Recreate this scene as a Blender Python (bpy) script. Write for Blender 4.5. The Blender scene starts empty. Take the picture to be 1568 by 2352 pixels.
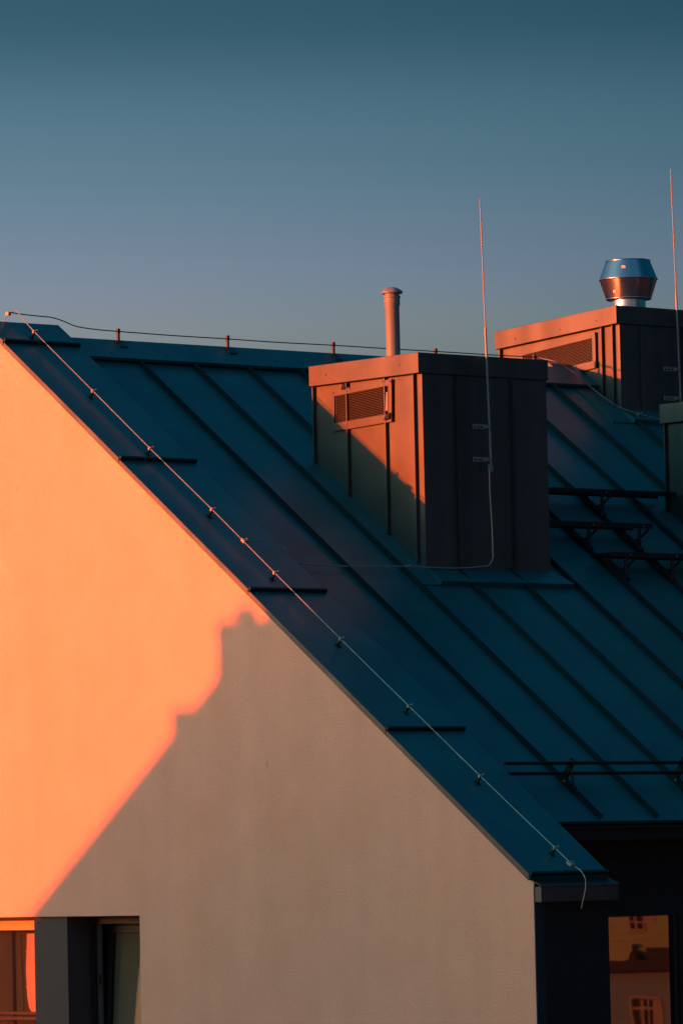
import bpy, bmesh, math, random
from mathutils import Vector, Matrix
random.seed(7)
S = bpy.context.scene
C = S.collection
R = math.radians

# ---------------------------------------------------------------- camera
YAW, PITCH, ROLL = R(40.857), R(3.804), R(-1.2786)
Fw = Vector((-math.cos(YAW)*math.cos(PITCH), math.sin(YAW)*math.cos(PITCH), math.sin(PITCH)))
r0 = Fw.cross(Vector((0, 0, 1))).normalized()
u0 = r0.cross(Fw)
Rt = math.cos(ROLL)*r0 + math.sin(ROLL)*u0
Up = -math.sin(ROLL)*r0 + math.cos(ROLL)*u0
cam = bpy.data.cameras.new('camera')
cam.sensor_fit = 'HORIZONTAL'
cam.sensor_width = 36
cam.lens = 36*12179.3/1568
cam.clip_start = 1
cam.clip_end = 6000
co = bpy.data.objects.new('camera', cam)
C.objects.link(co)
m3 = Matrix((Rt, Up, -Fw)).transposed()
co.matrix_world = Matrix.Translation((30.894, -28.644, 0.178)) @ m3.to_4x4()
S.camera = co

# ---------------------------------------------------------------- sun and sky
SUN = Vector((-0.373, -1.0, 0.10)).normalized()          # towards the sun
sl = bpy.data.lights.new('sun', 'SUN')
sl.energy = 5.0
sl.angle = R(0.53)
sl.color = (1.0, 0.092, 0.003)
so = bpy.data.objects.new('sun', sl)
C.objects.link(so)
so.rotation_euler = SUN.to_track_quat('Z', 'Y').to_euler()
so.location = (-40, -100, 60)

w = bpy.data.worlds.new('World')
S.world = w
w.use_nodes = True
nt = w.node_tree
N, LK = nt.nodes, nt.links
bg = N['Background']
sky = N.new('ShaderNodeTexSky')
sky.sky_type = 'NISHITA'
sky.sun_disc = False
sky.sun_elevation = math.asin(SUN.z)
sky.sun_rotation = math.atan2(SUN.x, SUN.y)
sky.altitude = 100
sky.air_density = 1.0
sky.dust_density = 7.0
sky.ozone_density = 2.0
tc = N.new('ShaderNodeTexCoord')
sx = N.new('ShaderNodeSeparateXYZ')
LK.new(tc.outputs['Generated'], sx.inputs[0])
rp = N.new('ShaderNodeValToRGB')                         # the evening sky deepens from the horizon up
rp.color_ramp.interpolation = 'B_SPLINE'
el = rp.color_ramp.elements
el[0].position = 0.0; el[0].color = (1.02, 0.96, 1.34, 1)
el[1].position = 0.40; el[1].color = (0.075, 0.36, 0.41, 1)
for p_, c_ in ((0.100, (0.90, 0.83, 1.24, 1)), (0.124, (0.38, 0.50, 0.68, 1)), (0.140, (0.295, 0.445, 0.575, 1)), (0.158, (0.080, 0.185, 0.245, 1)), (0.20, (0.055, 0.17, 0.22, 1))):
    k_ = el.new(p_); k_.color = c_
LK.new(sx.outputs['Z'], rp.inputs['Fac'])
# and fades away from the sun
dt = N.new('ShaderNodeVectorMath'); dt.operation = 'DOT_PRODUCT'
LK.new(tc.outputs['Generated'], dt.inputs[0]); dt.inputs[1].default_value = SUN
mr = N.new('ShaderNodeMapRange'); mr.interpolation_type = 'SMOOTHSTEP'
mr.inputs['From Min'].default_value = -0.62; mr.inputs['From Max'].default_value = -0.18
LK.new(dt.outputs['Value'], mr.inputs['Value'])
mx = N.new('ShaderNodeMix')
mx.data_type = 'RGBA'; mx.blend_type = 'MULTIPLY'
mx.inputs['Factor'].default_value = 1.0
LK.new(sky.outputs['Color'], mx.inputs['A'])
LK.new(rp.outputs['Color'], mx.inputs['B'])
fa = N.new('ShaderNodeMix'); fa.data_type = 'RGBA'
LK.new(mr.outputs['Result'], fa.inputs['Factor'])
fa.inputs['A'].default_value = (0.03, 0.56, 0.66, 1); fa.inputs['B'].default_value = (2.75, 2.58, 2.62, 1)
my = N.new('ShaderNodeVectorMath'); my.operation = 'MULTIPLY'
LK.new(mx.outputs['Result'], my.inputs[0]); LK.new(fa.outputs['Result'], my.inputs[1])
# and warms a little towards it
mw = N.new('ShaderNodeMapRange'); mw.interpolation_type = 'SMOOTHSTEP'
mw.inputs['From Min'].default_value = -0.25; mw.inputs['From Max'].default_value = 0.8
LK.new(dt.outputs['Value'], mw.inputs['Value'])
wm = N.new('ShaderNodeMix'); wm.data_type = 'RGBA'
LK.new(mw.outputs['Result'], wm.inputs['Factor'])
wm.inputs['A'].default_value = (1, 1, 1, 1); wm.inputs['B'].default_value = (1.20, 1.0, 1.03, 1)
mz = N.new('ShaderNodeVectorMath'); mz.operation = 'MULTIPLY'
LK.new(my.outputs['Vector'], mz.inputs[0]); LK.new(wm.outputs['Result'], mz.inputs[1])
LK.new(mz.outputs['Vector'], bg.inputs['Color'])
bg.inputs['Strength'].default_value = 0.12

vs = S.view_settings
vs.view_transform = 'Standard'
vs.look = 'None'
vs.gamma = 1.0
vs.use_curve_mapping = False
vs.exposure = 1.25
S.cycles.max_bounces = 8

# ---------------------------------------------------------------- materials
def mat(name, col, rough=0.5, metal=0.0, spec=0.5, var=0.0, var_scale=3.0, bump=0.0, bump_scale=60.0,
        wob=0.0, wob_scale=1.2, streak=0.0, grain=0.0, mottle=None, spots=0.0, spot_col=(0.3, 0.2, 0.12)):
    m = bpy.data.materials.new(name)
    m.use_nodes = True
    n, l = m.node_tree.nodes, m.node_tree.links
    b = n['Principled BSDF']
    b.inputs['Base Color'].default_value = (*col, 1)
    b.inputs['Roughness'].default_value = rough
    b.inputs['Metallic'].default_value = metal
    b.inputs['Specular IOR Level'].default_value = spec
    t = n.new('ShaderNodeTexCoord')
    src = t.outputs['Object']
    cur = None
    if var:
        z = n.new('ShaderNodeTexNoise')
        z.inputs['Scale'].default_value = var_scale
        z.inputs['Detail'].default_value = 6
        z.inputs['Roughness'].default_value = 0.62
        l.new(src, z.inputs['Vector'])
        q = n.new('ShaderNodeMapRange')
        q.inputs['From Min'].default_value = 0.3; q.inputs['From Max'].default_value = 0.7
        q.inputs['To Min'].default_value = 1-var; q.inputs['To Max'].default_value = 1+var
        l.new(z.outputs['Fac'], q.inputs['Value'])
        h = n.new('ShaderNodeMix'); h.data_type = 'RGBA'; h.blend_type = 'MULTIPLY'
        h.inputs['Factor'].default_value = 1
        h.inputs['A'].default_value = (*col, 1)
        l.new(q.outputs['Result'], h.inputs['B'])
        cur = h.outputs['Result']
        rr = n.new('ShaderNodeMapRange')
        rr.inputs['To Min'].default_value = max(rough-0.07, 0.02); rr.inputs['To Max'].default_value = rough+0.07
        l.new(z.outputs['Fac'], rr.inputs['Value'])
        l.new(rr.outputs['Result'], b.inputs['Roughness'])
    if streak:                                              # faint vertical rain marks
        mp = n.new('ShaderNodeMapping')
        mp.inputs['Scale'].default_value = (2.2, 2.2, 0.12)
        l.new(src, mp.inputs['Vector'])
        z = n.new('ShaderNodeTexNoise')
        z.inputs['Scale'].default_value = 1.6; z.inputs['Detail'].default_value = 5
        l.new(mp.outputs['Vector'], z.inputs['Vector'])
        q = n.new('ShaderNodeMapRange')
        q.inputs['From Min'].default_value = 0.35; q.inputs['From Max'].default_value = 0.68
        q.inputs['To Min'].default_value = 1+streak*.4; q.inputs['To Max'].default_value = 1-streak
        l.new(z.outputs['Fac'], q.inputs['Value'])
        h = n.new('ShaderNodeMix'); h.data_type = 'RGBA'; h.blend_type = 'MULTIPLY'
        h.inputs['Factor'].default_value = 1
        if cur: l.new(cur, h.inputs['A'])
        else: h.inputs['A'].default_value = (*col, 1)
        l.new(q.outputs['Result'], h.inputs['B'])
        cur = h.outputs['Result']
    if mottle:                                              # uneven trowelled coat, slightly deeper in patches
        z = n.new('ShaderNodeTexNoise'); z.inputs['Scale'].default_value = 0.9; z.inputs['Detail'].default_value = 8
        z.inputs['Roughness'].default_value = 0.7; z.inputs['Distortion'].default_value = 0.4
        l.new(src, z.inputs['Vector'])
        q = n.new('ShaderNodeMapRange')
        q.inputs['From Min'].default_value = 0.46; q.inputs['From Max'].default_value = 0.72
        q.inputs['To Min'].default_value = 0; q.inputs['To Max'].default_value = 0.38
        l.new(z.outputs['Fac'], q.inputs['Value'])
        h = n.new('ShaderNodeMix'); h.data_type = 'RGBA'
        l.new(q.outputs['Result'], h.inputs['Factor']); l.new(cur, h.inputs['A']); h.inputs['B'].default_value = (*mottle, 1)
        cur = h.outputs['Result']
    if grain:                                               # sand grain of the finishing coat
        z = n.new('ShaderNodeTexNoise'); z.inputs['Scale'].default_value = 70; z.inputs['Detail'].default_value = 3
        l.new(src, z.inputs['Vector'])
        q = n.new('ShaderNodeMapRange')
        q.inputs['From Min'].default_value = 0.3; q.inputs['From Max'].default_value = 0.7
        q.inputs['To Min'].default_value = 1-grain; q.inputs['To Max'].default_value = 1+grain
        l.new(z.outputs['Fac'], q.inputs['Value'])
        h = n.new('ShaderNodeMix'); h.data_type = 'RGBA'; h.blend_type = 'MULTIPLY'; h.inputs['Factor'].default_value = 1
        l.new(cur, h.inputs['A']); l.new(q.outputs['Result'], h.inputs['B'])
        cur = h.outputs['Result']
    if spots:                                               # a few small stains
        vo = n.new('ShaderNodeTexVoronoi')
        vo.inputs['Scale'].default_value = 1.5
        mp = n.new('ShaderNodeMapping')
        mp.inputs['Scale'].default_value = (1, 1, 0.62)
        l.new(src, mp.inputs['Vector']); l.new(mp.outputs['Vector'], vo.inputs['Vector'])
        q = n.new('ShaderNodeMapRange')
        q.inputs['From Min'].default_value = 0.018; q.inputs['From Max'].default_value = 0.05
        q.inputs['To Min'].default_value = spots; q.inputs['To Max'].default_value = 0
        l.new(vo.outputs['Distance'], q.inputs['Value'])
        h = n.new('ShaderNodeMix'); h.data_type = 'RGBA'
        l.new(q.outputs['Result'], h.inputs['Factor'])
        if cur: l.new(cur, h.inputs['A'])
        else: h.inputs['A'].default_value = (*col, 1)
        h.inputs['B'].default_value = (*spot_col, 1)
        cur = h.outputs['Result']
    if cur: l.new(cur, b.inputs['Base Color'])
    prev = None
    for amt, sc, dist in ((bump, bump_scale, 0.004), (wob, wob_scale, 0.02)):
        if amt:
            z = n.new('ShaderNodeTexNoise')
            z.inputs['Scale'].default_value = sc
            z.inputs['Detail'].default_value = 3 if sc > 10 else 1
            l.new(src, z.inputs['Vector'])
            u = n.new('ShaderNodeBump')
            u.inputs['Strength'].default_value = amt
            u.inputs['Distance'].default_value = dist
            l.new(z.outputs['Fac'], u.inputs['Height'])
            if prev: l.new(prev, u.inputs['Normal'])
            prev = u.outputs['Normal']
    if prev: l.new(prev, b.inputs['Normal'])
    return m

def glass(name, tint, rough, refl_ior, clear):
    m = bpy.data.materials.new(name)
    m.use_nodes = True
    n, l = m.node_tree.nodes, m.node_tree.links
    out = n['Material Output']
    n.remove(n['Principled BSDF'])
    g = n.new('ShaderNodeBsdfGlossy'); g.inputs['Roughness'].default_value = rough
    tr = n.new('ShaderNodeBsdfTransparent') if clear else n.new('ShaderNodeBsdfDiffuse')
    tr.inputs['Color'].default_value = (*tint, 1)
    fr = n.new('ShaderNodeFresnel'); fr.inputs['IOR'].default_value = refl_ior
    mxs = n.new('ShaderNodeMixShader')
    ge = n.new('ShaderNodeNewGeometry')                     # same reflectance on both faces of the pane
    io = n.new('ShaderNodeMapRange')
    io.inputs['To Min'].default_value = refl_ior; io.inputs['To Max'].default_value = 1/refl_ior
    l.new(ge.outputs['Backfacing'], io.inputs['Value']); l.new(io.outputs['Result'], fr.inputs['IOR'])
    l.new(fr.outputs[0], mxs.inputs[0]); l.new(tr.outputs[0], mxs.inputs[1]); l.new(g.outputs[0], mxs.inputs[2])
    l.new(mxs.outputs[0], out.inputs['Surface'])
    # float glass is never quite flat
    t = n.new('ShaderNodeTexCoord'); z = n.new('ShaderNodeTexNoise'); z.inputs['Scale'].default_value = 2.5
    z.inputs['Detail'].default_value = 1
    l.new(t.outputs['Object'], z.inputs['Vector'])
    u = n.new('ShaderNodeBump'); u.inputs['Strength'].default_value = 0.02; u.inputs['Distance'].default_value = 0.01
    l.new(z.outputs['Fac'], u.inputs['Height']); l.new(u.outputs['Normal'], g.inputs['Normal'])
    return m

M = {}
M['plaster'] = mat('cream_plaster', (0.82, 0.485, 0.368), 0.9, spec=0.15, var=0.05, var_scale=2.1, bump=0.6, bump_scale=75, streak=0.035, grain=0.11, mottle=(0.78, 0.395, 0.23), spots=0.35, spot_col=(0.42, 0.22, 0.12))
M['roof'] = mat('anthracite_roof_sheet', (0.001, 0.100, 0.112), 0.40, spec=0.85, var=0.22, var_scale=2.6, bump=0.06, bump_scale=40, wob=0.75, wob_scale=1.3)
M['seam'] = mat('shade_toned_seam_metal', (0.002, 0.026, 0.033), 0.55, spec=0.2, var=0.1)  # roof metal darkened: shade on the seam faces is set in the colour
M['box'] = mat('anthracite_cladding_sheet', (0.093, 0.106, 0.110), 0.46, metal=0.8, spec=0.5, var=0.1, var_scale=3, bump=0.06, bump_scale=50, wob=0.35, wob_scale=2.2, streak=0.22)
M['dark'] = mat('dark_facade_panel', (0.010, 0.011, 0.013), 0.5, spec=0.3, var=0.1)
M['black'] = mat('black_powder_coat', (0.012, 0.013, 0.014), 0.5, spec=0.3, var=0.1, var_scale=20)
M['trim'] = mat('grey_corner_profile', (0.018, 0.035, 0.045), 0.5, spec=0.3, var=0.06)
M['pier'] = mat('grey_window_panel', (0.065, 0.062, 0.068), 0.6, spec=0.3, var=0.05)
M['zinc'] = mat('galvanised_steel', (0.58, 0.58, 0.58), 0.22, metal=1.0, var=0.05, var_scale=14, wob=0.05, wob_scale=6)
M['rod'] = mat('dull_aluminium', (0.26, 0.29, 0.29), 0.5, metal=0.35, var=0.06, var_scale=30)
M['wire'] = mat('aluminium_wire', (0.36, 0.38, 0.32), 0.45, metal=0.5, var=0.05, var_scale=30)
M['cable'] = mat('dark_weathered_wire', (0.03, 0.04, 0.05), 0.5, var=0.05, var_scale=30)
M['pipe'] = mat('grey_plastic_pipe', (0.22, 0.26, 0.24), 0.45, spec=0.4, var=0.05, var_scale=6)
M['frame'] = mat('brown_window_frame', (0.50, 0.30, 0.10), 0.5, var=0.05)
M['fdark'] = mat('dark_window_frame', (0.012, 0.012, 0.014), 0.45, var=0.08)
M['fgrey'] = mat('grey_window_profile', (0.07, 0.07, 0.08), 0.5, var=0.06)
M['blind'] = mat('green_grey_blind', (0.22, 0.22, 0.19), 0.7, var=0.06)
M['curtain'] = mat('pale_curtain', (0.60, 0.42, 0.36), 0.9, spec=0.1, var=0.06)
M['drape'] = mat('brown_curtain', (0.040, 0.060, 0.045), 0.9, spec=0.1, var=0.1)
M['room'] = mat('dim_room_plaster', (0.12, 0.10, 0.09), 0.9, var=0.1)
M['pane'] = glass('window_glass', (0.86, 0.86, 0.84), 0.0, 1.5, True)
M['mirrorpane'] = glass('dark_window_glass', (0.006, 0.007, 0.008), 0.010, 1.68, False)
M['void'] = mat('painted_vent_shade', (0.010, 0.008, 0.007), 0.95, spec=0.05, var=0.1)  # near-black plate colour stands in for shade inside the unmodelled vent opening
M['ground'] = mat('ground_asphalt', (0.032, 0.034, 0.036), 0.9, var=0.25, var_scale=0.05)
M['tile'] = mat('old_roof_tile', (0.12, 0.06, 0.045), 0.8, var=0.25, var_scale=1.5)
M['stucco'] = mat('neighbour_stucco', (0.40, 0.34, 0.27), 0.9, var=0.1, var_scale=0.7)
M['ochre'] = mat('ochre_stucco', (0.40, 0.60, 0.30), 0.9, var=0.12, var_scale=0.3)
M['rose'] = mat('rose_stucco', (0.22, 0.40, 0.46), 0.9, var=0.12, var_scale=0.3)
M['white'] = mat('white_painted_wood', (0.75, 0.70, 0.62), 0.6, var=0.04)
M['fwhite'] = mat('weathered_white_paint', (0.42, 0.46, 0.36), 0.7, var=0.1)
M['slate'] = mat('slate_ledge', (0.05, 0.055, 0.06), 0.7, var=0.2)
M['brick'] = mat('chimney_render', (0.25, 0.16, 0.11), 0.9, var=0.2)

# ---------------------------------------------------------------- mesh helpers
class MB:
    def __init__(s):
        s.v, s.f, s.sm = [], [], []
    def add(s, vs_, fs, smooth=False):
        o = len(s.v)
        s.v += [tuple(p) for p in vs_]
        for f in fs:
            s.f.append(tuple(i+o for i in f)); s.sm.append(smooth)
        return s
    def hexa(s, p):                                          # 4 bottom + 4 top corners, both counter-clockwise from above
        return s.add(p, [(3, 2, 1, 0), (4, 5, 6, 7), (0, 1, 5, 4), (1, 2, 6, 5), (2, 3, 7, 6), (3, 0, 4, 7)])
    def box(s, x0, x1, y0, y1, z0, z1):
        return s.hexa([(x0, y0, z0), (x1, y0, z0), (x1, y1, z0), (x0, y1, z0), (x0, y0, z1), (x1, y0, z1), (x1, y1, z1), (x0, y1, z1)])
    def sbox(s, s0, s1, y0, y1, h0, h1):                     # a box lying on the roof slope
        return s.hexa([P(s0, y0, h0), P(s1, y0, h0), P(s1, y1, h0), P(s0, y1, h0), P(s0, y0, h1), P(s1, y0, h1), P(s1, y1, h1), P(s0, y1, h1)])
    def tube(s, pts, r, n=8, cap=True):
        pts = [Vector(p) for p in pts]
        rings = []
        prev = None
        for i, p in enumerate(pts):
            t = (pts[min(i+1, len(pts)-1)] - pts[max(i-1, 0)]).normalized()
            if prev is None:
                a = t.orthogonal().normalized()
            else:
                a = (prev - t*prev.dot(t)).normalized()
            prev = a
            b = t.cross(a)
            rad = r[i] if isinstance(r, (list, tuple)) else r
            rings.append([p + (a*math.cos(2*math.pi*k/n) + b*math.sin(2*math.pi*k/n))*rad for k in range(n)])
        vs_ = [q for g in rings for q in g]
        fs = [(i*n+k, i*n+(k+1) % n, (i+1)*n+(k+1) % n, (i+1)*n+k) for i in range(len(rings)-1) for k in range(n)]
        s.add(vs_, fs, True)
        if cap:
            o = len(s.v)-len(vs_)
            s.f.append(tuple(o+k for k in reversed(range(n)))); s.sm.append(False)
            s.f.append(tuple(o+len(vs_)-n+k for k in range(n))); s.sm.append(False)
        return s
    def lathe(s, c, prof, n=40):
        vs_ = [(c[0]+r*math.cos(2*math.pi*k/n), c[1]+r*math.sin(2*math.pi*k/n), c[2]+z) for r, z in prof for k in range(n)]
        fs = [(i*n+k, i*n+(k+1) % n, (i+1)*n+(k+1) % n, (i+1)*n+k) for i in range(len(prof)-1) for k in range(n)]
        return s.add(vs_, fs, True)
    def prism(s, poly, y0, y1):                              # (x, z) polygon pushed along y
        n = len(poly)
        return s.add([(x, y0, z) for x, z in poly]+[(x, y1, z) for x, z in poly],
                     [tuple(range(n)), tuple(reversed(range(n, 2*n)))] + [((i+1) % n, i, n+i, n+(i+1) % n) for i in range(n)])
    def build(s, name, m, parent=None, bevel=0.0):
        me = bpy.data.meshes.new(name)
        me.from_pydata(s.v, [], s.f)
        me.polygons.foreach_set('use_smooth', s.sm)
        bm = bmesh.new(); bm.from_mesh(me)
        bmesh.ops.recalc_face_normals(bm, faces=bm.faces)
        bm.to_mesh(me); bm.free()
        me.materials.append(m)
        return link(name, me, parent, bevel, any(s.sm))

def link(name, me, parent=None, bevel=0.0, smooth=False):
    o = bpy.data.objects.new(name, me)
    C.objects.link(o)
    if parent:
        o.parent = parent
        if parent.parent is None:                            # parts keep world coordinates under their thing
            o.matrix_parent_inverse = Matrix.Translation(-parent.location)
    if bevel:
        b = o.modifiers.new('bevel', 'BEVEL'); b.width = bevel; b.segments = 2; b.limit_method = 'ANGLE'
    if smooth:
        try:
            me.set_sharp_from_angle(angle=R(35))
        except Exception:
            pass
    return o

def thing(name, label, cat, loc, group=None):
    o = bpy.data.objects.new(name, None)
    o.empty_display_size = 0.1
    C.objects.link(o); o.location = loc
    return tag(o, label, cat, group)

def tag(o, label, cat, group=None):
    o['label'] = label; o['category'] = cat
    if group: o['group'] = group
    return o

PA = R(35.745)
cp, sp = math.cos(PA), math.sin(PA)
def P(s, y, h):                                              # slope coordinates: s down the slope, h off the coping plane
    return (s*cp + h*sp, y, -s*sp + h*cp)
def roof_z(x, h=-0.1):
    return (h - x*sp)/cp

XR = -7.06                                                   # ridge
SR = (XR + 0.1*sp)/cp                                        # slope coordinate of the ridge in the roof plane
SE = -0.98                                                   # eave
GZ = -11.5
YEND = 24.0

# ---------------------------------------------------------------- setting
g = MB(); g.add([(-2500, -2500, GZ), (2500, -2500, GZ), (2500, 2500, GZ), (-2500, 2500, GZ)], [(0, 1, 2, 3)])
go = g.build('ground', M['ground']); go['kind'] = 'structure'

# ---------------------------------------------------------------- the building
B = thing('apartment_building', 'large house with sunlit cream gable wall and dark standing seam metal roof', 'building', (-7, 8, GZ))

def gable_wall():
    bm = bmesh.new()
    out = [(-14.12, GZ), (0, GZ), (0, 0), (XR, -XR*sp/cp), (-14.12, 0)]
    hole = [(-5.005, -2.1), (-5.005, -0.225), (-8.7, -0.225), (-8.7, -2.1)]
    es = []
    for lp in (out, hole):
        vv = [bm.verts.new((x, 0, z)) for x, z in lp]
        es += [bm.edges.new((vv[i], vv[(i+1) % len(vv)])) for i in range(len(vv))]
    bmesh.ops.triangle_fill(bm, use_beauty=True, edges=es)
    r = bmesh.ops.extrude_face_region(bm, geom=list(bm.faces))
    bmesh.ops.translate(bm, verts=[e for e in r['geom'] if isinstance(e, bmesh.types.BMVert)], vec=(0, 0.8, 0))
    bmesh.ops.recalc_face_normals(bm, faces=bm.faces)
    me = bpy.data.meshes.new('gable_wall'); bm.to_mesh(me); bm.free()
    me.materials.append(M['plaster'])
    return link('gable_wall', me, B)
gable_wall()

# wing end: corner profile and dark cladding on the side that looks right
e = MB(); e.box(0.001, 0.012, -0.004, 0.092, GZ, -0.03); e.build('corner_profile', M['trim'], B)
e = MB(); e.box(0.001, 0.008, 0.095, 0.80, GZ, -0.15); e.build('end_cladding', M['dark'], B)
# little eave box that closes the coping
e = MB(); e.box(0.0, 0.085, 0.0, 0.845, -0.155, -0.035)
e.hexa([(-0.06, -0.004, 0.030), (0.095, -0.008, -0.033), (0.095, 0.855, -0.033), (-0.06, 0.84, 0.030), (-0.06, -0.004, 0.042), (0.095, -0.008, -0.026), (0.095, 0.855, -0.026), (-0.06, 0.84, 0.042)])
e.box(0.001, 0.010, 0.0, 0.80, -0.034, 0.003)
e.build('eave_box', M['box'], B)

# coping: a run of folded sheets, each upper sheet lapping over the next
laps = [-8.727, -8.335, -6.33, -4.215, -2.10, -0.03]
for i in range(len(laps)-1):
    a, b = laps[i], laps[i+1]
    m_ = MB()
    h0, h1 = 0.040, 0.070
    m_.hexa([P(a, -0.03, 0.001), P(b, -0.03, 0.001), P(b, 0.83, -0.005), P(a, 0.83, -0.005), P(a, -0.03, h0), P(b, -0.03, h1-0.022), P(b, 0.83, h1-0.022), P(a, 0.83, h0)])
    cs = m_.build('coping_sheet', M['roof'], B)
    q = MB(); q.hexa([P(a+0.003, -0.034, 0.0), P(b-0.003, -0.034, 0.0), P(b-0.003, -0.0302, 0.0), P(a+0.003, -0.0302, 0.0), P(a+0.003, -0.034, h0), P(b-0.003, -0.034, h1-0.022), P(b-0.003, -0.0302, h1-0.022), P(a+0.003, -0.0302, h0)])
    q.build('verge_fascia', M['box'], cs)
    q = MB(); q.sbox(b-0.020, b+0.006, -0.024, 0.822, 0.046, 0.074)   # the raised welt at the lap, shade of its lower face put in its colour
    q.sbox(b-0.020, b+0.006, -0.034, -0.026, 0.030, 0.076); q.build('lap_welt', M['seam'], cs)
m_ = MB(); m_.sbox(laps[0], laps[-1], 0.80, 0.826, -0.12, 0.0); m_.build('coping_upstand', M['roof'], B)
# far slope of the coping
m_ = MB()
wz = lambda x, h: (h + (x-2*XR)*sp)/cp
m_.hexa([(-14.2, -0.03, wz(-14.2, 0.0)), (XR, -0.03, wz(XR, 0.0)), (XR, 0.83, wz(XR, 0.0)), (-14.2, 0.83, wz(-14.2, 0.0)),
         (-14.2, -0.03, wz(-14.2, 0.045)), (XR, -0.03, wz(XR, 0.040)), (XR, 0.83, wz(XR, 0.040)), (-14.2, 0.83, wz(-14.2, 0.045))])
m_.build('far_coping', M['roof'], B)

# main roof
roof = MB()
roof.add([P(SR, 0.79, -0.115), P(SE, 0.79, -0.115), P(SE, YEND, -0.115), P(SR, YEND, -0.115)], [(0, 1, 2, 3)])
z2 = lambda x: (-0.1 + (x-2*XR)*sp)/cp
roof.add([(-14.3, 0.79, z2(-14.3)), (XR, 0.79, z2(XR)), (XR, YEND, z2(XR)), (-14.3, YEND, z2(-14.3))], [(0, 1, 2, 3)])
roof = roof.build('roof', M['roof'], B)
SEAM0, PITCHY = 1.56, 0.645
edges = [0.82] + [SEAM0 + k*PITCHY for k in range(35)]
pm = None
for i in range(len(edges)-1):
    y0, y1 = edges[i]+0.004, edges[i+1]-0.004
    if i == 0 or pm is None:
        q = MB(); q.sbox(SR+0.005, SE, y0, y1, -0.112, -0.1)
        o = q.build('roof_panel', M['roof'], roof)
        if i == 1: pm = (o.data, y0)
    else:
        o = link('roof_panel', pm[0], roof); o.location = (0, y0-pm[1], 0)
sm_ = None
for i, y in enumerate(edges[1:]):
    if sm_ is None:
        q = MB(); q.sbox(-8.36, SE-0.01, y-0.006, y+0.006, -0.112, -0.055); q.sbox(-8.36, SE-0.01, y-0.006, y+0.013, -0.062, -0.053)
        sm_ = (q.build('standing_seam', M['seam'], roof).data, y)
    else:
        o = link('standing_seam', sm_[0], roof); o.location = (0, y-sm_[1], 0)
# ridge cap in lengths, its lower lip standing off the sheets
y = 0.835
hr = -0.045
srr = (XR + 0.0 - hr*sp)/cp
while y < YEND:
    y1 = min(y+2.62, YEND)
    q = MB()
    q.sbox(srr, -8.335, y, y1-0.003, hr-0.008, hr)
    q.sbox(-8.343, -8.335, y, y1-0.003, hr-0.03, hr-0.008)
    w0, w1 = (hr-0.008), hr
    q.hexa([(XR-0.28, y, wz(XR-0.28, w0)), (XR, y, wz(XR, w0)), (XR, y1-0.003, wz(XR, w0)), (XR-0.28, y1-0.003, wz(XR-0.28, w0)),
            (XR-0.28, y, wz(XR-0.28, w1)), (XR, y, wz(XR, w1)), (XR, y1-0.003, wz(XR, w1)), (XR-0.28, y1-0.003, wz(XR-0.28, w1))])
    c_ = q.build('ridge_cap', M['roof'], B)
    for yy in (y+0.12, y+0.45, y+1.1, y+1.8, y+2.4):
        if yy < y1 and yy < 7:
            q = MB(); q.lathe(P(-8.42, yy, hr), [(0.0075, -0.002), (0.0075, 0.004), (0.0, 0.006)], 8); q.build('screw', M['black'], c_)
    y = y1

# eave: drip edge, gutter lip, fascia, recessed main wall
q = MB(); q.sbox(SE-0.06, SE+0.012, 0.81, YEND, -0.126, -0.098); q.build('drip_edge', M['roof'], B)
q = MB(); q.box(-0.87, -0.80, 0.81, YEND, 0.425, 0.447); q.box(-0.87, -0.845, 0.81, YEND, 0.33, 0.425); q.build('fascia', M['black'], B)
q = MB(); q.box(-1.3, -0.87, 0.81, YEND, 0.33, 0.40); q.build('soffit', M['dark'], B)
q = MB()
wins = [(1.55, 2.76), (3.6, 4.8), (5.6, 6.8)]
ys = [0.8]
for a, b in wins: ys += [a, b]
ys += [YEND]
for i in range(0, len(ys), 2): q.box(-1.45, -1.2, ys[i], ys[i+1], GZ, 0.33)
for a, b in wins:
    q.box(-1.45, -1.2, a, b, -0.29, 0.33); q.box(-1.45, -1.2, a, b, GZ, -2.6)
q.build('main_wall', M['dark'], B)
for a, b in wins:
    q = MB()
    q.box(-1.27, -1.212, a, a+0.05, -2.6, -0.29); q.box(-1.27, -1.212, b-0.05, b, -2.6, -0.29)
    q.box(-1.27, -1.212, a+0.05, b-0.05, -0.312, -0.29); q.box(-1.27, -1.212, a+0.05, b-0.05, -2.6, -2.54)
    wf = q.build('window', M['fdark'], B)
    q = MB(); q.box(-1.262, -1.24, a+0.05, b-0.05, -2.54, -0.312); q.build('pane', M['mirrorpane'], wf)
# back and far walls
q = MB(); q.box(-14.12, -13.9, 0.8, YEND, GZ, 0.0); q.build('back_wall', M['plaster'], B)
q = MB(); q.prism([(-14.12, GZ), (-1.2, GZ), (-1.2, 0.6), (XR, 4.9), (-14.12, -0.2)], YEND-0.3, YEND); q.build('far_gable_wall', M['plaster'], B)

# --- window band in the gable: grey pier between two windows
q = MB(); q.box(-6.565, -6.09, 0.05, 0.34, -2.1, -0.228); q.build('window_pier', M['pier'], B)
q = MB(); q.box(-8.7, -5.0, 0.0, 0.3, -2.14, -2.1); q.build('window_sill', M['fdark'], B)
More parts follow.
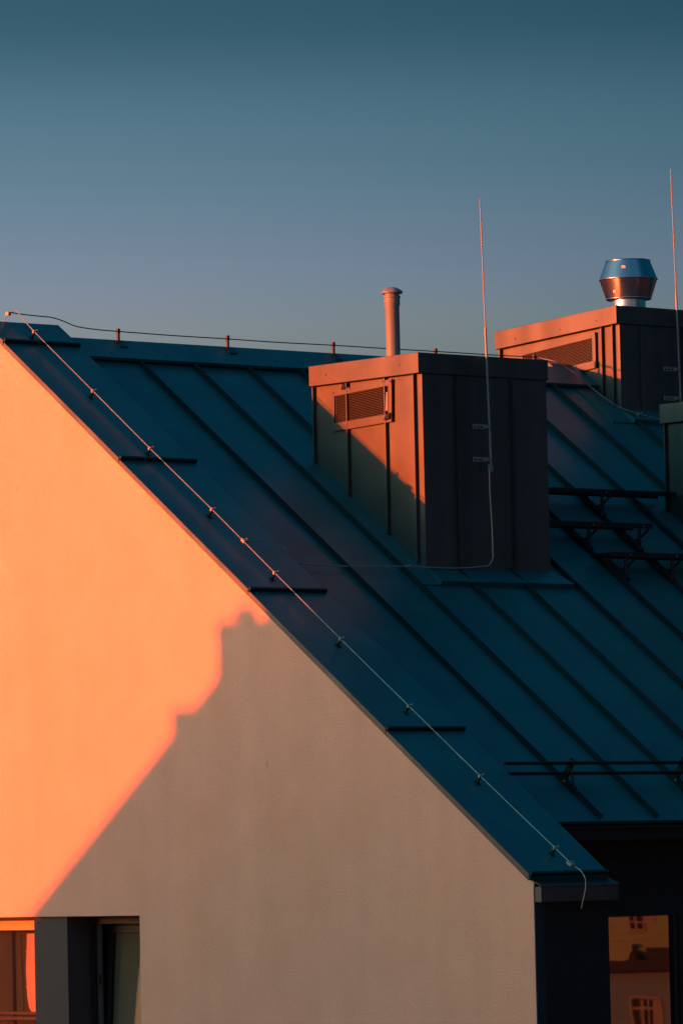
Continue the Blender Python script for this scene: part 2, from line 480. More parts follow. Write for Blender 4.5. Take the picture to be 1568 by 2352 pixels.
# right hand window with its sash tilted inwards
X0, X1, Zt, Zb = -6.09, -4.70, -0.228, -2.1
q = MB()
q.box(X0, X0+0.045, 0.30, 0.37, Zb, Zt); q.box(X1-0.05, X1, 0.30, 0.37, Zb, Zt)
q.box(X0+0.045, X1-0.05, 0.30, 0.37, Zt-0.07, Zt); q.box(X0+0.045, X1-0.05, 0.30, 0.37, Zb, Zb+0.05)
wf = q.build('window', M['fdark'], B)
q = MB(); q.box(X0+0.046, X0+0.10, 0.345, 0.365, Zb+0.05, Zt-0.07); q.build('frame_rebate', M['fgrey'], wf)
q = MB(); q.box(X0+0.075, X0+0.10, 0.335, 0.345, -0.83, -0.74); q.build('hinge', M['fdark'], wf)
def tl(x, z, d):                                             # a point of the tilted sash
    t = (z+2.04)/(1.75)
    return (x, 0.335 + 0.12*t + d, z)
def tbox(mb, xa, xb, za, zb, d0, d1):
    mb.hexa([tl(xa, za, d0), tl(xb, za, d0), tl(xb, za, d1), tl(xa, za, d1), tl(xa, zb, d0), tl(xb, zb, d0), tl(xb, zb, d1), tl(xa, zb, d1)])
q = MB()
sa, sb, za, zb = X0+0.065, X1-0.06, -2.04, -0.30
tbox(q, sa, sa+0.065, za, zb, 0.0, 0.06); tbox(q, sb-0.08, sb, za, zb, 0.0, 0.06)
tbox(q, sa+0.08, sb-0.08, za, za+0.08, 0.0, 0.06); tbox(q, sa+0.08, sb-0.08, zb-0.08, zb, 0.0, 0.06)
q.build('sash', M['fdark'], wf)
q = MB(); tbox(q, sa+0.065, sb-0.08, za+0.08, zb-0.08, 0.02, 0.03); q.build('pane', M['pane'], wf)
q = MB()
zz = zb-0.085
while zz > za+0.1:                                           # fine slats of the blind
    tbox(q, sa+0.068, sb-0.085, zz-0.021, zz-0.001, 0.043, 0.047); zz -= 0.022
q.build('blind', M['blind'], wf)
q = MB(); tbox(q, sa+0.082, sb-0.082, zb-0.125, zb-0.085, 0.034, 0.043); q.build('blind_rail', M['blind'], wf)
# left hand window in the sun
X0, X1 = -8.7, -6.565
q = MB()
q.box(X0, X1, 0.20, 0.28, -0.345, -0.292)
q.box(X0, X0+0.06, 0.20, 0.28, -2.1, -0.345); q.box(X0+0.06, X1, 0.20, 0.28, -2.1, -2.04)
wf = q.build('window', M['frame'], B)
q = MB(); q.box(X0, X1, 0.225, 0.28, -0.292, -0.228); q.build('shutter_box', M['frame'], wf)
q = MB(); q.box(X0, X1, 0.06, 0.19, -0.246, -0.2285); q.box(-6.69, -6.67, 0.19, 0.224, -0.289, -0.246); q.build('shutter_rail', M['black'], wf)
q = MB(); q.box(X0+0.06, X1, 0.235, 0.25, -2.04, -0.345); q.build('pane', M['pane'], wf)
def curtain(x0, x1, y0, za, zb, amp, nw, m, name):
    q = MB(); n = 40; vs_ = []; rows = 9
    for j in range(rows):
        z = za+(zb-za)*j/(rows-1)
        for i in range(n+1):
            t = i/n
            vs_.append((x0+(x1-x0)*t, y0+amp*math.sin(t*nw*6.283+0.4*math.sin(j))+0.4*amp*math.sin(t*nw*2.1+j*0.3), z))
    q.add(vs_, [(j*(n+1)+i, j*(n+1)+i+1, (j+1)*(n+1)+i+1, (j+1)*(n+1)+i) for j in range(rows-1) for i in range(n)], True)
    return q.build(name, m, wf)
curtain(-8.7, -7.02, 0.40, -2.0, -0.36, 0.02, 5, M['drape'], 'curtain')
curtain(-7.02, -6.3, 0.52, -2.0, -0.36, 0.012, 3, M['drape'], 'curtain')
# a pale strip of curtain catching the sun
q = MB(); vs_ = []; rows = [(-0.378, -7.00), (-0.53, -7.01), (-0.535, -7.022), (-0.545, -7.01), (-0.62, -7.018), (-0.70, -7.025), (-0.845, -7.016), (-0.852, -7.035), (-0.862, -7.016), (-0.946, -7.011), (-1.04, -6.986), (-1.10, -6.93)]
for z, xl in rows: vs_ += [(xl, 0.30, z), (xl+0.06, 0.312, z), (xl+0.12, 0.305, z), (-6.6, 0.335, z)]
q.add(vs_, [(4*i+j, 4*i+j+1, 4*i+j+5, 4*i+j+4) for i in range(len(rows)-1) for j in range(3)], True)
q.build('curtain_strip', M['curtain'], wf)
q = MB(); q.box(-8.7, -6.565, 0.27, 0.33, -1.10, -1.075); q.box(-8.7, -6.565, 0.26, 0.34, -1.15, -1.12); q.build('inner_sill', M['pier'], wf)
q = MB(); q.box(-7.235, -7.222, 0.30, 0.34, -2.0, -0.345); q.build('curtain_edge', M['drape'], wf)
# rooms behind
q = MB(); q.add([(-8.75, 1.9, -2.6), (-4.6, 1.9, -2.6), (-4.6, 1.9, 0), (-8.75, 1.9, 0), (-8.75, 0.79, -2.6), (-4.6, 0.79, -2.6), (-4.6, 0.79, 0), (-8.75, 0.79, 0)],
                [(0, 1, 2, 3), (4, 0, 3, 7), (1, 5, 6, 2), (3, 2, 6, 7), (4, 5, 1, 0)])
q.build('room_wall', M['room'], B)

# ---------------------------------------------------------------- roof housings
def housing(label, x0, x1, y0, y1, zl, zr, lid, ov, seams_y, seams_x, grp, loc):
    """sheet metal box on the roof; zl, zr: underside of lid at its left and right edge; seams_y: x of the seams on the front, seams_x: y of those on the side"""
    T = thing('roof_vent_housing', label, 'roof housing', loc, grp)
    L0, L1 = x0-ov[0], x1+ov[1]
    zu = lambda x: zl+(zr-zl)*(x-L0)/(L1-L0)
    zbot = lambda x: min(roof_z(x), z2(x))-0.12
    q = MB()
    k = 0.012
    xs = sorted(set([x0+k, x1-k] + ([XR] if x0 < XR < x1 else [])))
    poly = [(x, zbot(x)) for x in xs] + [(x, zu(x)-0.001) for x in reversed(xs)]
    q.prism(poly, y0+k, y1-k); q.build('body', M['box'], T)
    cuts = [x0]+list(seams_y)+[x1]
    for a, b in zip(cuts, cuts[1:]):
        if b-a < 0.015: continue
        q = MB()
        xx = [a+0.001] + ([XR] if a < XR < b else []) + [b-0.001]
        q.prism([(x, zbot(x)) for x in xx]+[(x, zu(x)-0.003) for x in reversed(xx)], y0, y0+k-0.001); q.build('cladding_panel', M['box'], T)
    for x in seams_y:
        q = MB(); q.hexa([(x-0.006, y0-0.036, zbot(x)), (x+0.006, y0-0.036, zbot(x)), (x+0.006, y0+0.01, zbot(x)), (x-0.006, y0+0.01, zbot(x)),
                          (x-0.006, y0-0.036, zu(x)-0.004), (x+0.006, y0-0.036, zu(x)-0.004), (x+0.006, y0+0.01, zu(x)-0.004), (x-0.006, y0+0.01, zu(x)-0.004)])
        q.build('standing_seam', M['box'], T)
    cuts = [y0]+list(seams_x)+[y1]
    for a, b in zip(cuts, cuts[1:]):
        q = MB(); q.box(x1-k+0.001, x1, a+0.001 if a > y0 else a+k, b-0.001, zbot(x1), zu(x1)-0.003); q.build('cladding_panel', M['box'], T)
    for y in seams_x:
        q = MB(); q.box(x1-0.01, x1+0.034, y-0.006, y+0.006, zbot(x1), zu(x1)-0.004); q.build('standing_seam', M['box'], T)
    q = MB()
    q.hexa([(L0, y0-ov[2], zl), (L1, y0-ov[2], zr), (L1, y1+ov[3], zr), (L0, y1+ov[3], zl),
            (L0, y0-ov[2], zl+lid), (L1, y0-ov[2], zr+lid), (L1, y1+ov[3], zr+lid), (L0, y1+ov[3], zl+lid)])
    T['zu'] = 0
    lidob = q.build('lid', M['box'], T, bevel=0.003)
    del T['zu']
    return T, lidob, zu, L0, L1

def screws(par, pts, y):
    for x, z in pts:
        q = MB(); q.tube([(x, y, z), (x, y-0.006, z)], 0.009, 8); q.build('screw', M['box'], par)

# the near one
H1, lid1, zu1, l0, l1 = housing('middle metal roof housing with crooked sunlit vent grille and a pipe on its lid',
    -5.475, -3.985, 2.50, 4.0, 4.503, 4.503, 0.183, (-0.02, 0.02, 0.06, 0.01), [-5.44, -4.975, -4.455, -4.07], [2.90, 3.565], 'metal housings on the roof', (-4.7, 3.2, 3.2))
screws(lid1, [(-5.22, 4.592), (-4.22, 4.592)], 2.44)
def flashing(T, x0, x1, y0, y1, side, front):
    s0, s1 = (x0+0.1*sp)/cp-0.25, (x1+0.1*sp)/cp
    q = MB(); q.sbox(s0, s1+front, y0-side, y0+0.004, -0.112, -0.088); q.sbox(s0, s1+front, y0-side, y0-side+0.012, -0.088, -0.078); q.build('side_flashing', M['roof'], T)
    q = MB()
    q.hexa([P(s1-0.02, y0+0.01, -0.1), P(s1+front, y0-0.02, -0.1), P(s1+front, y1+0.08, -0.1), P(s1-0.02, y1+0.02, -0.1),
            P(s1-0.02, y0+0.01, -0.075), P(s1+front, y0-0.02, -0.048), P(s1+front, y1+0.08, -0.048), P(s1-0.02, y1+0.02, -0.075)])
    q.build('apron_flashing', M['roof'], T)
    q = MB(); q.box(x1, x1+0.006, y0+0.02, y1, roof_z(x1)-0.01, roof_z(x1)+0.06); q.build('upstand', M['box'], T)
flashing(H1, -5.475, -3.985, 2.50, 4.0, 0.28, 0.24)

def grille(T, x0, x1, zbl, zbr, ztl, ztr, y, nsl, name='vent_grille', skew=0.0):
    """frame of flat strips with a wire louvre; corners given so it can hang crooked"""
    fw = 0.045
    at = lambda t, u, d: (x0+(x1-x0)*t+skew*u, y-d, (zbl+(zbr-zbl)*t)*(1-u)+(ztl+(ztr-ztl)*t)*u)
    W, Hh = x1-x0, ztl-zbl
    a, b = fw/W, fw/Hh
    def strip(mb, t0, t1, u0, u1, d0, d1):
        mb.hexa([at(t0, u0, d1), at(t1, u0, d1), at(t1, u0, d0), at(t0, u0, d0), at(t0, u1, d1), at(t1, u1, d1), at(t1, u1, d0), at(t0, u1, d0)])
    q = MB(); strip(q, a*.3, 1-a*.6, b*.6, 1-b*.6, 0.001, 0.003)
    gback = q.build('grille_back', M['void'], T)
    q = MB()
    strip(q, -0.02, 1.0, -b*.6, b, 0.012, 0.032); strip(q, 0.0, 1.0, 1-b, 1.02, 0.012, 0.032)
    strip(q, 0.0, a*.35, b, 1-b, 0.012, 0.028); strip(q, 1-a, 1.0, b, 1-b, 0.012, 0.030)
    fr = q.build('vent_frame', M['box'], T)
    for i in range(nsl):
        u = b + (1-2*b)*(i+0.6)/nsl
        q = MB(); strip(q, a*.35, 1-a, u-0.0038, u+0.0038, 0.014, 0.017); q.build('louvre_wire', M['box'], fr)
    for t in (0.045, 0.075):
        q = MB(); strip(q, t-0.002, t+0.002, b, 1-b, 0.022, 0.027); q.build('louvre_wire', M['box'], fr)
    return fr, at
fr, at = grille(H1, -5.17, -4.37, 4.10, 4.13, 4.435, 4.475, 2.50, 17, skew=0.01)
# torn flaps of the crooked grille
q = MB(); q.hexa([at(.16, 1.0, .02), at(.22, .99, .02), at(.22, 1.0, .05), at(.16, 1.0, .05), at(.165, 1.16, .01), at(.225, 1.16, .01), at(.225, 1.16, .03), at(.165, 1.16, .03)]); q.build('bent_tab', M['black'], fr)
q = MB(); q.hexa([at(.90, -.02, .03), at(.985, .0, .03), at(.985, .0, .055), at(.90, -.02, .055), at(.91, .12, .03), at(.99, .16, .03), at(.99, .16, .04), at(.91, .12, .04)]); q.build('bent_tab', M['black'], fr)
q = MB(); q.hexa([at(.905, .22, .026), at(.945, .22, .026), at(.945, .22, .036), at(.905, .22, .036), at(.915, .70, .026), at(.945, .70, .026), at(.945, .70, .036), at(.915, .70, .036)]); q.build('loose_strip', M['pipe'], fr)
for t, u in ((.01, .96), (.30, .985), (.86, 1.0), (.985, .96), (.99, .10)):
    q = MB(); p_ = at(t, u, .03); q.tube([p_, (p_[0], p_[1]-.006, p_[2])], 0.008, 8); q.build('screw', M['black'], fr)

# the far one astride the ridge
H2, lid2, zu2, l0, l1 = housing('far metal clad roof housing astride the ridge, carrying the round steel exhaust cowl',
    -8.245, -6.48, 7.34, 9.1, 5.311, 5.416, 0.178, (-0.015, 0.02, 0.06, 0.02), [-8.19, -6.71, -6.555], [7.62, 8.2, 8.75], 'metal housings on the roof', (-7.36, 8.2, 4.8))
screws(lid2, [(-7.93, 5.395), (-7.28, 5.43), (-6.75, 5.465)], 7.28)
grille(H2, -7.87, -6.80, 4.945, 5.035, 5.265, 5.355, 7.34, 16)
flashing(H2, -7.0, -6.48, 7.34, 9.1, 0.30, 0.22)

# the third, cut by the right edge of the picture
H3, lid3, zu3, l0, l1 = housing('shaded metal housing standing at the right edge beyond the walkway treads',
    -4.975, -3.55, 6.43, 8.0, 4.275, 4.275, 0.183, (-0.005, 0.02, 0.05, 0.02), [-4.93, -4.45, -3.64], [6.9, 7.5], 'metal housings on the roof', (-4.2, 7.2, 3.0))
flashing(H3, -4.975, -3.55, 6.43, 8.0, 0.26, 0.24)

# ---------------------------------------------------------------- vent pipe and exhaust cowl
VP = thing('vent_pipe', 'pinkish grey plastic vent pipe with mushroom cap on the middle housing', 'vent pipe', (-4.78, 2.87, 4.686))
c_ = (-4.78, 2.87, 0)
q = MB(); q.lathe(c_, [(0.064, 4.686), (0.064, 5.19), (0.071, 5.205), (0.071, 5.265), (0.076, 5.27), (0.076, 5.285), (0.066, 5.29), (0.066, 5.305)]); q.build('tube', M['pipe'], VP)
q = MB(); q.lathe(c_, [(0.06, 5.300), (0.060, 5.312)], 32); q.build('slot', M['black'], VP)
q = MB(); q.lathe(c_, [(0.070, 5.306), (0.096, 5.308), (0.098, 5.322), (0.088, 5.335), (0.062, 5.352), (0.030, 5.364), (0.0, 5.367)]); q.build('cap', M['pipe'], VP)
q = MB(); q.lathe(c_, [(0.10, 4.684), (0.10, 4.69), (0.07, 4.70), (0.066, 4.74)]); q.build('collar', M['pipe'], VP)

CW = thing('exhaust_cowl', 'shiny galvanised exhaust cowl of two cones on the far housing', 'exhaust cowl', (-7.23, 8.2, 5.55))
c_ = (-7.23, 8.2, 0)
q = MB(); q.lathe(c_, [(0.168, 5.50), (0.168, 5.83)], 64); q.build('neck', M['zinc'], CW)
def bead(r, z, k=0.010):
    return [(r+k*math.sin(a_), z-k*math.cos(a_)) for a_ in [math.pi*i/6 for i in range(7)]]
q = MB(); q.lathe(c_, [(0.226, 5.772), (0.289, 5.965)], 64); q.lathe(c_, [(0.218, 5.775), (0.282, 5.965)], 64)
q.lathe(c_, bead(0.222, 5.774, 0.008), 64); q.build('lower_cone', M['zinc'], CW)
q = MB(); q.lathe(c_, [(0.289, 5.978), (0.224, 6.15)], 64); q.lathe(c_, [(0.280, 5.978), (0.214, 6.15)], 64)
q.lathe(c_, bead(0.286, 5.97, 0.011), 64); q.lathe(c_, bead(0.218, 6.155, 0.010), 64); q.build('upper_cone', M['zinc'], CW)
q = MB(); q.lathe(c_, [(0.0, 5.84), (0.168, 5.84), (0.19, 5.90), (0.19, 6.05), (0.0, 6.10)], 48); q.build('fan_housing', M['black'], CW)
for a_, z, r in ((-1.35, 5.835, 0.247), (-0.95, 6.075, 0.256)):
    q = MB()
    x, y = c_[0]+r*math.cos(a_), c_[1]+r*math.sin(a_)
    tx, ty = -math.sin(a_), math.cos(a_)
    nx, ny = math.cos(a_)*.004, math.sin(a_)*.004
    k = 0.018; lean = 0.006 if z < 6 else -0.006
    q.hexa([(x-tx*k-lean, y-ty*k, z-.013), (x+tx*k-lean, y+ty*k, z-.013), (x+tx*k+nx, y+ty*k+ny, z-.013), (x-tx*k+nx, y-ty*k+ny, z-.013),
            (x-tx*k, y-ty*k, z+.013), (x+tx*k, y+ty*k, z+.013), (x+tx*k+nx*1.5, y+ty*k+ny*1.5, z+.013), (x-tx*k+nx*1.5, y-ty*k+ny*1.5, z+.013)])
    q.build('label_plate', M['white'], CW)

# ---------------------------------------------------------------- lightning rods
def rod(label, x, yt, yb, zt, zj, zb, bz, by, loc):
    T = thing('lightning_rod', label, 'lightning rod', loc, 'lightning rods on the housings')
    ym = yt+(yb-yt)*(zt-zj)/(zt-zb)
    q = MB(); q.tube([(x, ym, zj-0.02), (x, yt, zt-0.01), (x, yt, zt)], [0.0058, 0.0052, 0.002], 8); q.build('rod_tip', M['rod'], T)
    q = MB(); q.tube([(x, yb, zb), (x, ym, zj)], 0.0100, 10); q.tube([(x, ym, zj), (x, ym, zj+0.015)], 0.008, 8); q.build('rod_tube', M['rod'], T)
    for z in bz:
        q = MB()
        a, b = by
        q.box(x-0.052, x-0.044, a, b, z-0.022, z+0.022)
        q.box(x-0.044, x-0.006, b-0.012, b-0.006, z-0.018, z+0.018)
        q.box(x-0.012, x+0.012, b-0.006, b+0.030, z-0.012, z+0.012)
        o = q.build('bracket', M['rod'], T)
        for yy in (a+0.028, a+0.075, b-0.035):
            q = MB(); q.tube([(x-0.044, yy, z-0.004), (x-0.041, yy, z-0.004)], 0.009, 8); q.build('bolt_hole', M['black'], o)
    q = MB(); q.box(x-0.012, x+0.014, yb-0.028, yb+0.012, zb-0.01, zb+0.030); q.tube([(x, yb-0.030, zb), (x, yb-0.030, zb+0.055)], 0.006, 8); q.build('clamp', M['rod'], T)
    return T
rod('tall thin lightning rod on the side of the middle housing', -3.925, 3.19, 3.25, 6.105, 4.93, 3.66, (4.052, 3.757), (3.075, 3.215), (-3.93, 3.25, 3.66))
rod('tall thin lightning rod on the far housing by the right edge', -6.42, 8.04, 8.10, 6.994, 5.75, 4.45, (4.995, 4.705), (7.91, 8.06), (-6.42, 8.1, 4.45))

# ---------------------------------------------------------------- lightning conductors
def smooth(pts, n=8):
    pts = [Vector(p) for p in pts]
    out = []
    for i in range(len(pts)-1):
        p0, p1, p2, p3 = pts[max(i-1, 0)], pts[i], pts[i+1], pts[min(i+2, len(pts)-1)]
        for k in range(n):
            t = k/n
            out.append(0.5*((2*p1)+(-p0+p2)*t+(2*p0-5*p1+4*p2-p3)*t*t+(-p0+3*p1-3*p2+p3)*t*t*t))
    out.append(pts[-1])
    return out

def clip(par, s, y, h, m, base=0.045):
    """snap holder: small foot, stem and a two-jaw head gripping the wire"""
    q = MB()
    q.sbox(s-0.030, s+0.030, y-0.018, y+0.018, base, base+0.006)
    q.sbox(s-0.008, s+0.008, y-0.008, y+0.008, base+0.006, h-0.012)
    o = q.build('holder_foot', M['black'], par)
    q = MB()
    q.sbox(s-0.011, s+0.011, y-0.014, y+0.012, h-0.014, h-0.004)
    q.sbox(s-0.009, s+0.009, y-0.016, y-0.007, h-0.006, h+0.016)
    q.sbox(s-0.009, s+0.009, y+0.007, y+0.014, h-0.006, h+0.012)
    q.tube([P(s+0.004, y+0.010, h+0.006), P(s+0.004, y+0.026, h+0.022)], 0.007, 6)
    q.build('holder_clip', m, o)

VC = thing('lightning_conductor', 'long aluminium wire on clips running down the coping of the gable', 'conductor wire', P(-4.3, 0.355, 0.045), 'lightning conductor wires')
hc = 0.115
top = [(XR-0.02, 0.23, 5.125), (XR-0.01, 0.25, 5.19), (XR+0.03, 0.285, 5.222), (XR+0.09, 0.31, 5.205)]
run = [P(s, 0.335+0.02*(s+8.4)/8.4+(0.06*max(0, (s+2.6)/2.3)**1.3 if s > -2.6 else 0), hc+0.004*math.sin(s*2.1)) for s in (-8.43, -7.4, -6.43, -5.41, -4.4, -3.37, -2.35, -1.33, -0.31, -0.07)]
tail = [(0.09, 0.43, 0.085), (0.135, 0.435, 0.02), (0.15, 0.42, -0.06), (0.14, 0.40, -0.15), (0.125, 0.395, -0.21)]
q = MB(); q.tube(smooth(top+run+tail, 8), 0.0048, 8); q.build('wire', M['wire'], VC)
for s in (-8.43, -7.4, -6.43, -5.41, -4.4, -3.37, -2.35, -1.33, -0.31):
    y = 0.335+0.02*(s+8.4)/8.4+(0.06*max(0, (s+2.6)/2.3)**1.3 if s > -2.6 else 0)
    clip(VC, s, y, hc+0.004*math.sin(s*2.1), M['wire'])
q = MB(); q.sbox(-0.11, -0.055, 0.385, 0.435, hc-0.012, hc+0.014); q.tube([P(-0.085, 0.39, hc+0.01), P(-0.085, 0.39, hc+0.024)], 0.008, 6); q.tube([P(-0.085, 0.428, hc+0.01), P(-0.085, 0.428, hc+0.024)], 0.008, 6); q.build('connector', M['wire'], VC)
q = MB(); q.sbox(-4.93, -4.885, 0.335, 0.39, hc-0.010, hc+0.016); q.tube([P(-4.905, 0.375, hc+0.012), P(-4.905, 0.375, hc+0.03)], 0.008, 6); q.build('connector', M['wire'], VC)
q = MB(); q.box(XR-0.022, XR+0.018, 0.25, 0.282, 5.19, 5.222); q.build('connector', M['wire'], VC)

RC = thing('lightning_conductor', 'dark wire carried on short posts above the ridge line', 'conductor wire', (XR, 3.5, 4.98), 'lightning conductor wires')
xr = XR+0.03
pts = [(xr, 0.265, 5.215), (xr, 0.39, 5.205), (xr, 0.60, 5.197), (xr, 0.74, 5.192), (xr, 0.87, 5.165), (xr, 1.02, 5.125), (xr, 1.25, 5.108), (xr, 1.5, 5.103), (xr, 2.15, 5.096), (xr, 2.8, 5.096), (xr, 3.4, 5.093), (xr, 4.1, 5.098), (xr, 4.8, 5.098), (xr, 5.4, 5.10), (xr, 6.2, 5.10), (xr, 6.75, 5.105)]
q = MB(); q.tube(smooth(pts, 6), 0.0052, 8); q.build('wire', M['cable'], RC)
zr_ = (hr - xr*sp)/cp
for y in (1.5, 2.8, 4.1, 5.4, 6.7):
    q = MB(); q.box(xr-0.012, xr+0.012, y-0.011, y+0.011, zr_-0.02, 5.118); o = q.build('post', M['cable'], RC)
    q = MB(); q.box(xr-0.014, xr+0.014, y-0.014, y+0.014, 5.085, 5.128); q.build('post_clamp', M['cable'], o)
    q = MB(); q.sbox(-8.64, -8.53, y-0.045, y+0.045, hr-0.002, hr+0.012); q.build('post_foot', M['cable'], o)

GW = thing('lightning_conductor', 'thin wire from the middle housing rod across the roof sheets to the coping', 'conductor wire', P(-4.85, 1.6, -0.1), 'lightning conductor wires')
x = -3.92
pts = [(x, 3.222, 3.66), (x, 3.222, 3.45), (x, 3.235, 3.2), (x, 3.24, 2.96), (x, 3.235, 2.87), (x-0.005, 3.19, 2.81), (x-0.01, 3.10, 2.795), P(-4.83, 2.80, -0.055), P(-4.83, 2.24, -0.052), P(-4.825, 1.9, -0.055), P(-4.82, 1.5, -0.06), P(-4.825, 1.2, -0.055), P(-4.83, 0.98, -0.05)]
q = MB(); q.tube(smooth(pts, 6), 0.0064, 8); q.build('wire', M['wire'], GW)
pts = [P(-4.905, 0.37, hc), P(-4.92, 0.50, 0.105), P(-4.93, 0.68, 0.10), P(-4.92, 0.78, 0.085), P(-4.87, 0.835, 0.05), P(-4.84, 0.87, -0.02), P(-4.83, 0.95, -0.05), P(-4.83, 0.98, -0.05)]
q = MB(); q.tube(smooth(pts, 6), 0.0042, 8); q.build('wire', M['rod'], GW)
for y in (0.985, 2.245):
    clip(GW, -4.83, y, -0.05, M['rod'], base=-0.1)

SC = thing('lightning_conductor', 'bright wire sagging from the ridge down to the shaded housing on the right', 'conductor wire', (-6.3, 6.5, 4.5), 'lightning conductor wires')
pts = [(xr, 6.72, 5.105), P(-8.448, 6.74, 0.13), P(-8.384, 6.882, 0.10), P(-8.308, 6.986, 0.06), P(-8.216, 7.106, 0.0), P(-8.071, 7.185, -0.03), P(-7.936, 7.286, -0.05), P(-7.844, 7.392, -0.05), P(-7.789, 7.501, -0.05), P(-7.758, 7.593, -0.05), P(-7.727, 7.72, -0.05), P(-7.70, 7.9, -0.05)]
q = MB(); q.tube(smooth(pts, 6), 0.0050, 8); q.build('wire', M['rod'], SC)
clip(SC, -7.80, 7.46, -0.05, M['rod'], base=-0.1)

# ---------------------------------------------------------------- snow guard
SG = thing('snow_guard', 'black snow guard of two long rails near the eave', 'snow guard', P(-1.5, 3, -0.1))
for h in (0.100, -0.003):
    q = MB(); q.tube([P(-1.53, 0.80, h), P(-1.53, 2.6, h-0.002), P(-1.53, 4.4, h), P(-1.53, 14, h)], 0.0150, 12); q.build('rail', M['black'], SG)
for k in range(0, 19, 2):
    y = SEAM0+k*PITCHY
    q = MB()
    q.sbox(-1.56, -1.50, y-0.010, y+0.010, -0.05, 0.135)
    q.sbox(-1.60, -1.38, y-0.016, y+0.020, -0.10, -0.045)
    q.tube([P(-1.50, y, 0.05), P(-1.40, y, -0.05)], 0.010, 6)
    o = q.build('bracket', M['black'], SG)
    q = MB(); q.tube([P(-1.50, y-0.03, -0.06), P(-1.50, y+0.03, -0.06)], 0.009, 6); q.build('bolt', M['rod'], o)

# ---------------------------------------------------------------- walkway treads
def tread(label, s, y0, y1, brs, holes):
    T = thing('roof_walkway_tread', label, 'walkway tread', P(s, (y0+y1)/2, -0.1), 'walkway treads on the roof')
    xf, _, zf = P(s, 0, 0.12)
    q = MB()
    q.box(xf-0.004, xf, y0, y1, zf-0.030, zf+0.014)          # front flange
    q.box(xf-0.25, xf-0.246, y0, y1, zf-0.030, zf+0.014)
    n = int((y1-y0)/0.09)
    for i in range(n):                                       # grating bars
        a = y0+(y1-y0)*i/n
        q.box(xf-0.246, xf-0.004, a, a+0.055, zf+0.006, zf+0.012)
    q.build('grating', M['black'], T)
    q = MB()
    k = 0; y = y0+0.01
    while y < y1-0.03:
        q.box(xf-0.005, xf+0.0015, y, y+0.024, zf+0.0145, zf+0.0195); y += 0.042
    o = q.build('toothed_edge', M['trim'], T)
    q = MB(); y = y0+0.02
    while y < y1-0.02:
        q.box(xf, xf+0.0012, y, y+0.008, zf-0.020, zf-0.012); y += 0.05
    q.build('slot_row', M['trim'], T)
    for yb in brs:
        q = MB()
        f = [P(s-0.14, yb, -0.06), P(s+0.16, yb, -0.06)]
        def bar(p0, p1, wd=0.020):
            q.tube([p0, p1], wd, 6)
        tf, tb = (xf-0.02, yb, zf-0.03), (xf-0.22, yb, zf-0.03)
        bar((xf-0.21, yb-0.02, zf-0.02), P(s-0.10, yb, -0.06)); bar((xf-0.02, yb+0.02, zf-0.03), P(s+0.10, yb+0.02, -0.05), 0.016)
        bar(f[0], f[1], 0.028)
        arc = [(xf-0.20+0.18*t, yb-0.10+0.24*t, zf-0.03-0.11*math.sin(math.pi*t)) for t in [i/8 for i in range(9)]]
        q.tube(arc, 0.013, 6)
        q.tube([P(s+0.02, yb-0.09, -0.0), P(s+0.10, yb, -0.06)], 0.02, 6)
        o = q.build('bracket', M['black'], T)
        q = MB(); q.tube([(xf, yb+0.06, zf-0.008), (xf+0.006, yb+0.06, zf-0.008)], 0.008, 8); q.build('bolt', M['rod'], o)
tread('topmost of the three dark perforated walkway treads, right of the middle housing', -5.99, 4.3, 6.40, (5.43,), 0)
tread('middle one of the three dark perforated walkway treads, its right end in view', -5.39, 4.10, 5.60, (4.785, 5.43), 0)
tread('lowest of the three dark perforated walkway treads, running out at the right edge', -4.87, 4.64, 6.30, (4.84, 5.43, 6.08), 0)

# ---------------------------------------------------------------- the neighbour whose shadow falls on the gable
NY = -18.0
dx, dz = 0.373*NY, -0.10*NY
def sh(x, z): return (x+dx, z+dz)
NB = thing('neighbouring_house', 'gabled house with stubby chimney out of view, casting the stepped shadow', 'house', (-9, -19, GZ))
sl_ = 0.743
line = lambda x: -0.13+sl_*(x+6.471)
xl, xrg = -6.80, -3.05
q = MB(); q.prism([sh(xl, GZ-dz), sh(xrg*2-xl, GZ-dz), sh(xrg*2-xl, line(xl)-0.1), sh(xrg, line(xrg)-0.1), sh(xl, line(xl)-0.1)], NY-9.0, NY-0.12); q.build('wall', M['stucco'], NB)
q = MB()
a, b, c2 = sh(xl-.14, line(xl-.14)), sh(xrg, line(xrg)), sh(xrg*2-xl+.14, line(xl-.14))
q.prism([a, b, c2, (c2[0], c2[1]-.12), (b[0], b[1]-.12), (a[0], a[1]-.12)], NY-9.2, NY); ro = q.build('roof', M['tile'], NB)
q = MB(); p0, p1 = sh(-4.52, line(-4.52)-.3), sh(-4.22, 1.55); q.box(p0[0], p1[0], NY-0.5, NY-0.02, p0[1], p1[1]); q.build('vent_block', M['brick'], ro)
q = MB(); p0, p1 = sh(-3.89, line(-3.89)-.3), sh(-2.9, 2.27); q.box(p0[0], p1[0], NY-0.6, NY-0.02, p0[1], p1[1]); ch = q.build('chimney', M['brick'], ro)
for xc in (-3.60, -3.14):
    q_ = MB(); p_ = sh(xc, 2.26); q_.lathe((p_[0], NY-0.3, p_[1]), [(0.14, 0.0), (0.13, 0.13), (0.15, 0.14), (0.10, 0.14)], 16); q_.build('chimney_pot', M['tile'], ro)

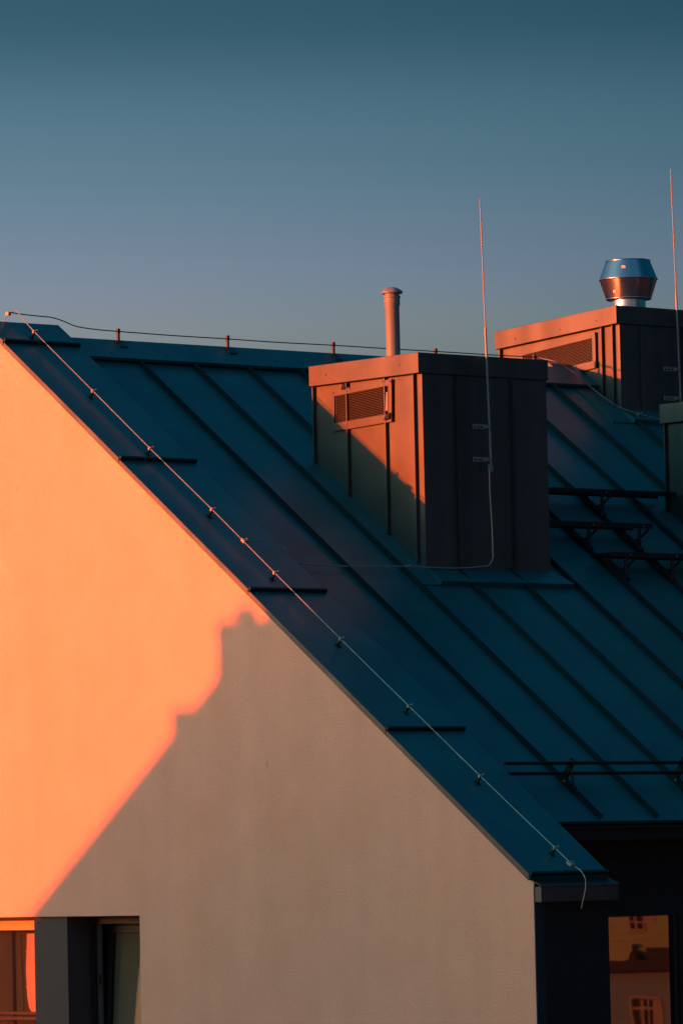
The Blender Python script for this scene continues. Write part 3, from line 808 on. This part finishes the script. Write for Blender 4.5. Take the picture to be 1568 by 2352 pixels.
# ---------------------------------------------------------------- the street front mirrored in the side window
FH = thing('facing_house', 'tall ochre street front with white windows, seen mirrored in the dark side window', 'house', (104, 92, GZ))
fn = Vector((-0.756, -0.654, 0)); ft = Vector((-0.654, 0.756, 0)); fo = Vector((104, 92, 0))
def F(t, d, z): return tuple(fo + ft*t + fn*d + Vector((0, 0, z)))
def fbox(q, t0, t1, d0, d1, z0, z1):
    q.hexa([F(t0, d0, z0), F(t1, d0, z0), F(t1, d1, z0), F(t0, d1, z0), F(t0, d0, z1), F(t1, d0, z1), F(t1, d1, z1), F(t0, d1, z1)])
q = MB(); fbox(q, -12, 12, -8, 0, GZ, -3.5); q.build('lower_wall', M['rose'], FH)
q = MB(); fbox(q, -12, 12, -8, -0.001, -3.5, -0.5); q.build('upper_wall', M['ochre'], FH)
q = MB(); fbox(q, -12.3, 12.3, -8.3, 0.4, -0.5, -0.2); q.build('cornice', M['slate'], FH)
q = MB(); fbox(q, -12, 12, -0.02, 0.55, -3.71, -3.34); q.build('ledge', M['slate'], FH)
q = MB(); fbox(q, -12, 12, -0.02, 0.05, -2.46, -2.41); fbox(q, -12, 12, -0.02, 0.04, -2.66, -2.62); q.build('string_course', M['ochre'], FH)
def fwin(t, z0, z1, wd, bar, name='window'):
    q = MB()
    fbox(q, t-wd/2-.08, t-wd/2, 0, .07, z0-.05, z1+.08); fbox(q, t+wd/2, t+wd/2+.08, 0, .07, z0-.05, z1+.08)
    fbox(q, t-wd/2, t+wd/2, 0, .07, z1, z1+.08); fbox(q, t-wd/2-.05, t+wd/2+.05, 0, .10, z0-.09, z0); fbox(q, t-.04, t+.04, 0, .05, z0, z1)
    fbox(q, t-wd/2, t+wd/2, 0, .045, bar, bar+.08)
    o = q.build(name, M['fwhite'], FH)
    q = MB(); fbox(q, t-wd/2, t+wd/2, 0.0, .02, z0, z1); q.build('pane', M['fdark'], o)
    return o
for k in range(-4, 2):
    o = fwin(8.47+k*3.4, -2.30, -0.9, 0.46, -2.08)
    q = MB(); fbox(q, 8.79+k*3.4, 9.10+k*3.4, 0.0, 0.05, -2.08, -0.95); q.build('shutter', M['fwhite'], o)
    o = fwin(8.72+k*3.4, -6.4, -4.68, 0.86, -5.0)
    for c0, c1 in ((8.44, 8.53), (8.93, 9.15)):
        q = MB(); fbox(q, c0+k*3.4, c1+k*3.4, 0.021, 0.04, -6.4, -4.7); q.build('curtain', M['fwhite'], o)
for k in range(-2, 2):
    t = 8.38+k*6.8
    q = MB()
    q.lathe(F(t, 0.25, -3.34), [(0.24, 0.0), (0.24, 0.22), (0.17, 0.30), (0.08, 0.36), (0.07, 0.44), (0.12, 0.50), (0.12, 0.55), (0.0, 0.60)], 16); q.build('urn', M['slate'], FH)
    q = MB(); fbox(q, t+.36, t+2.6, .05, .5, -3.34, -2.92); q.build('parapet_block', M['slate'], FH)
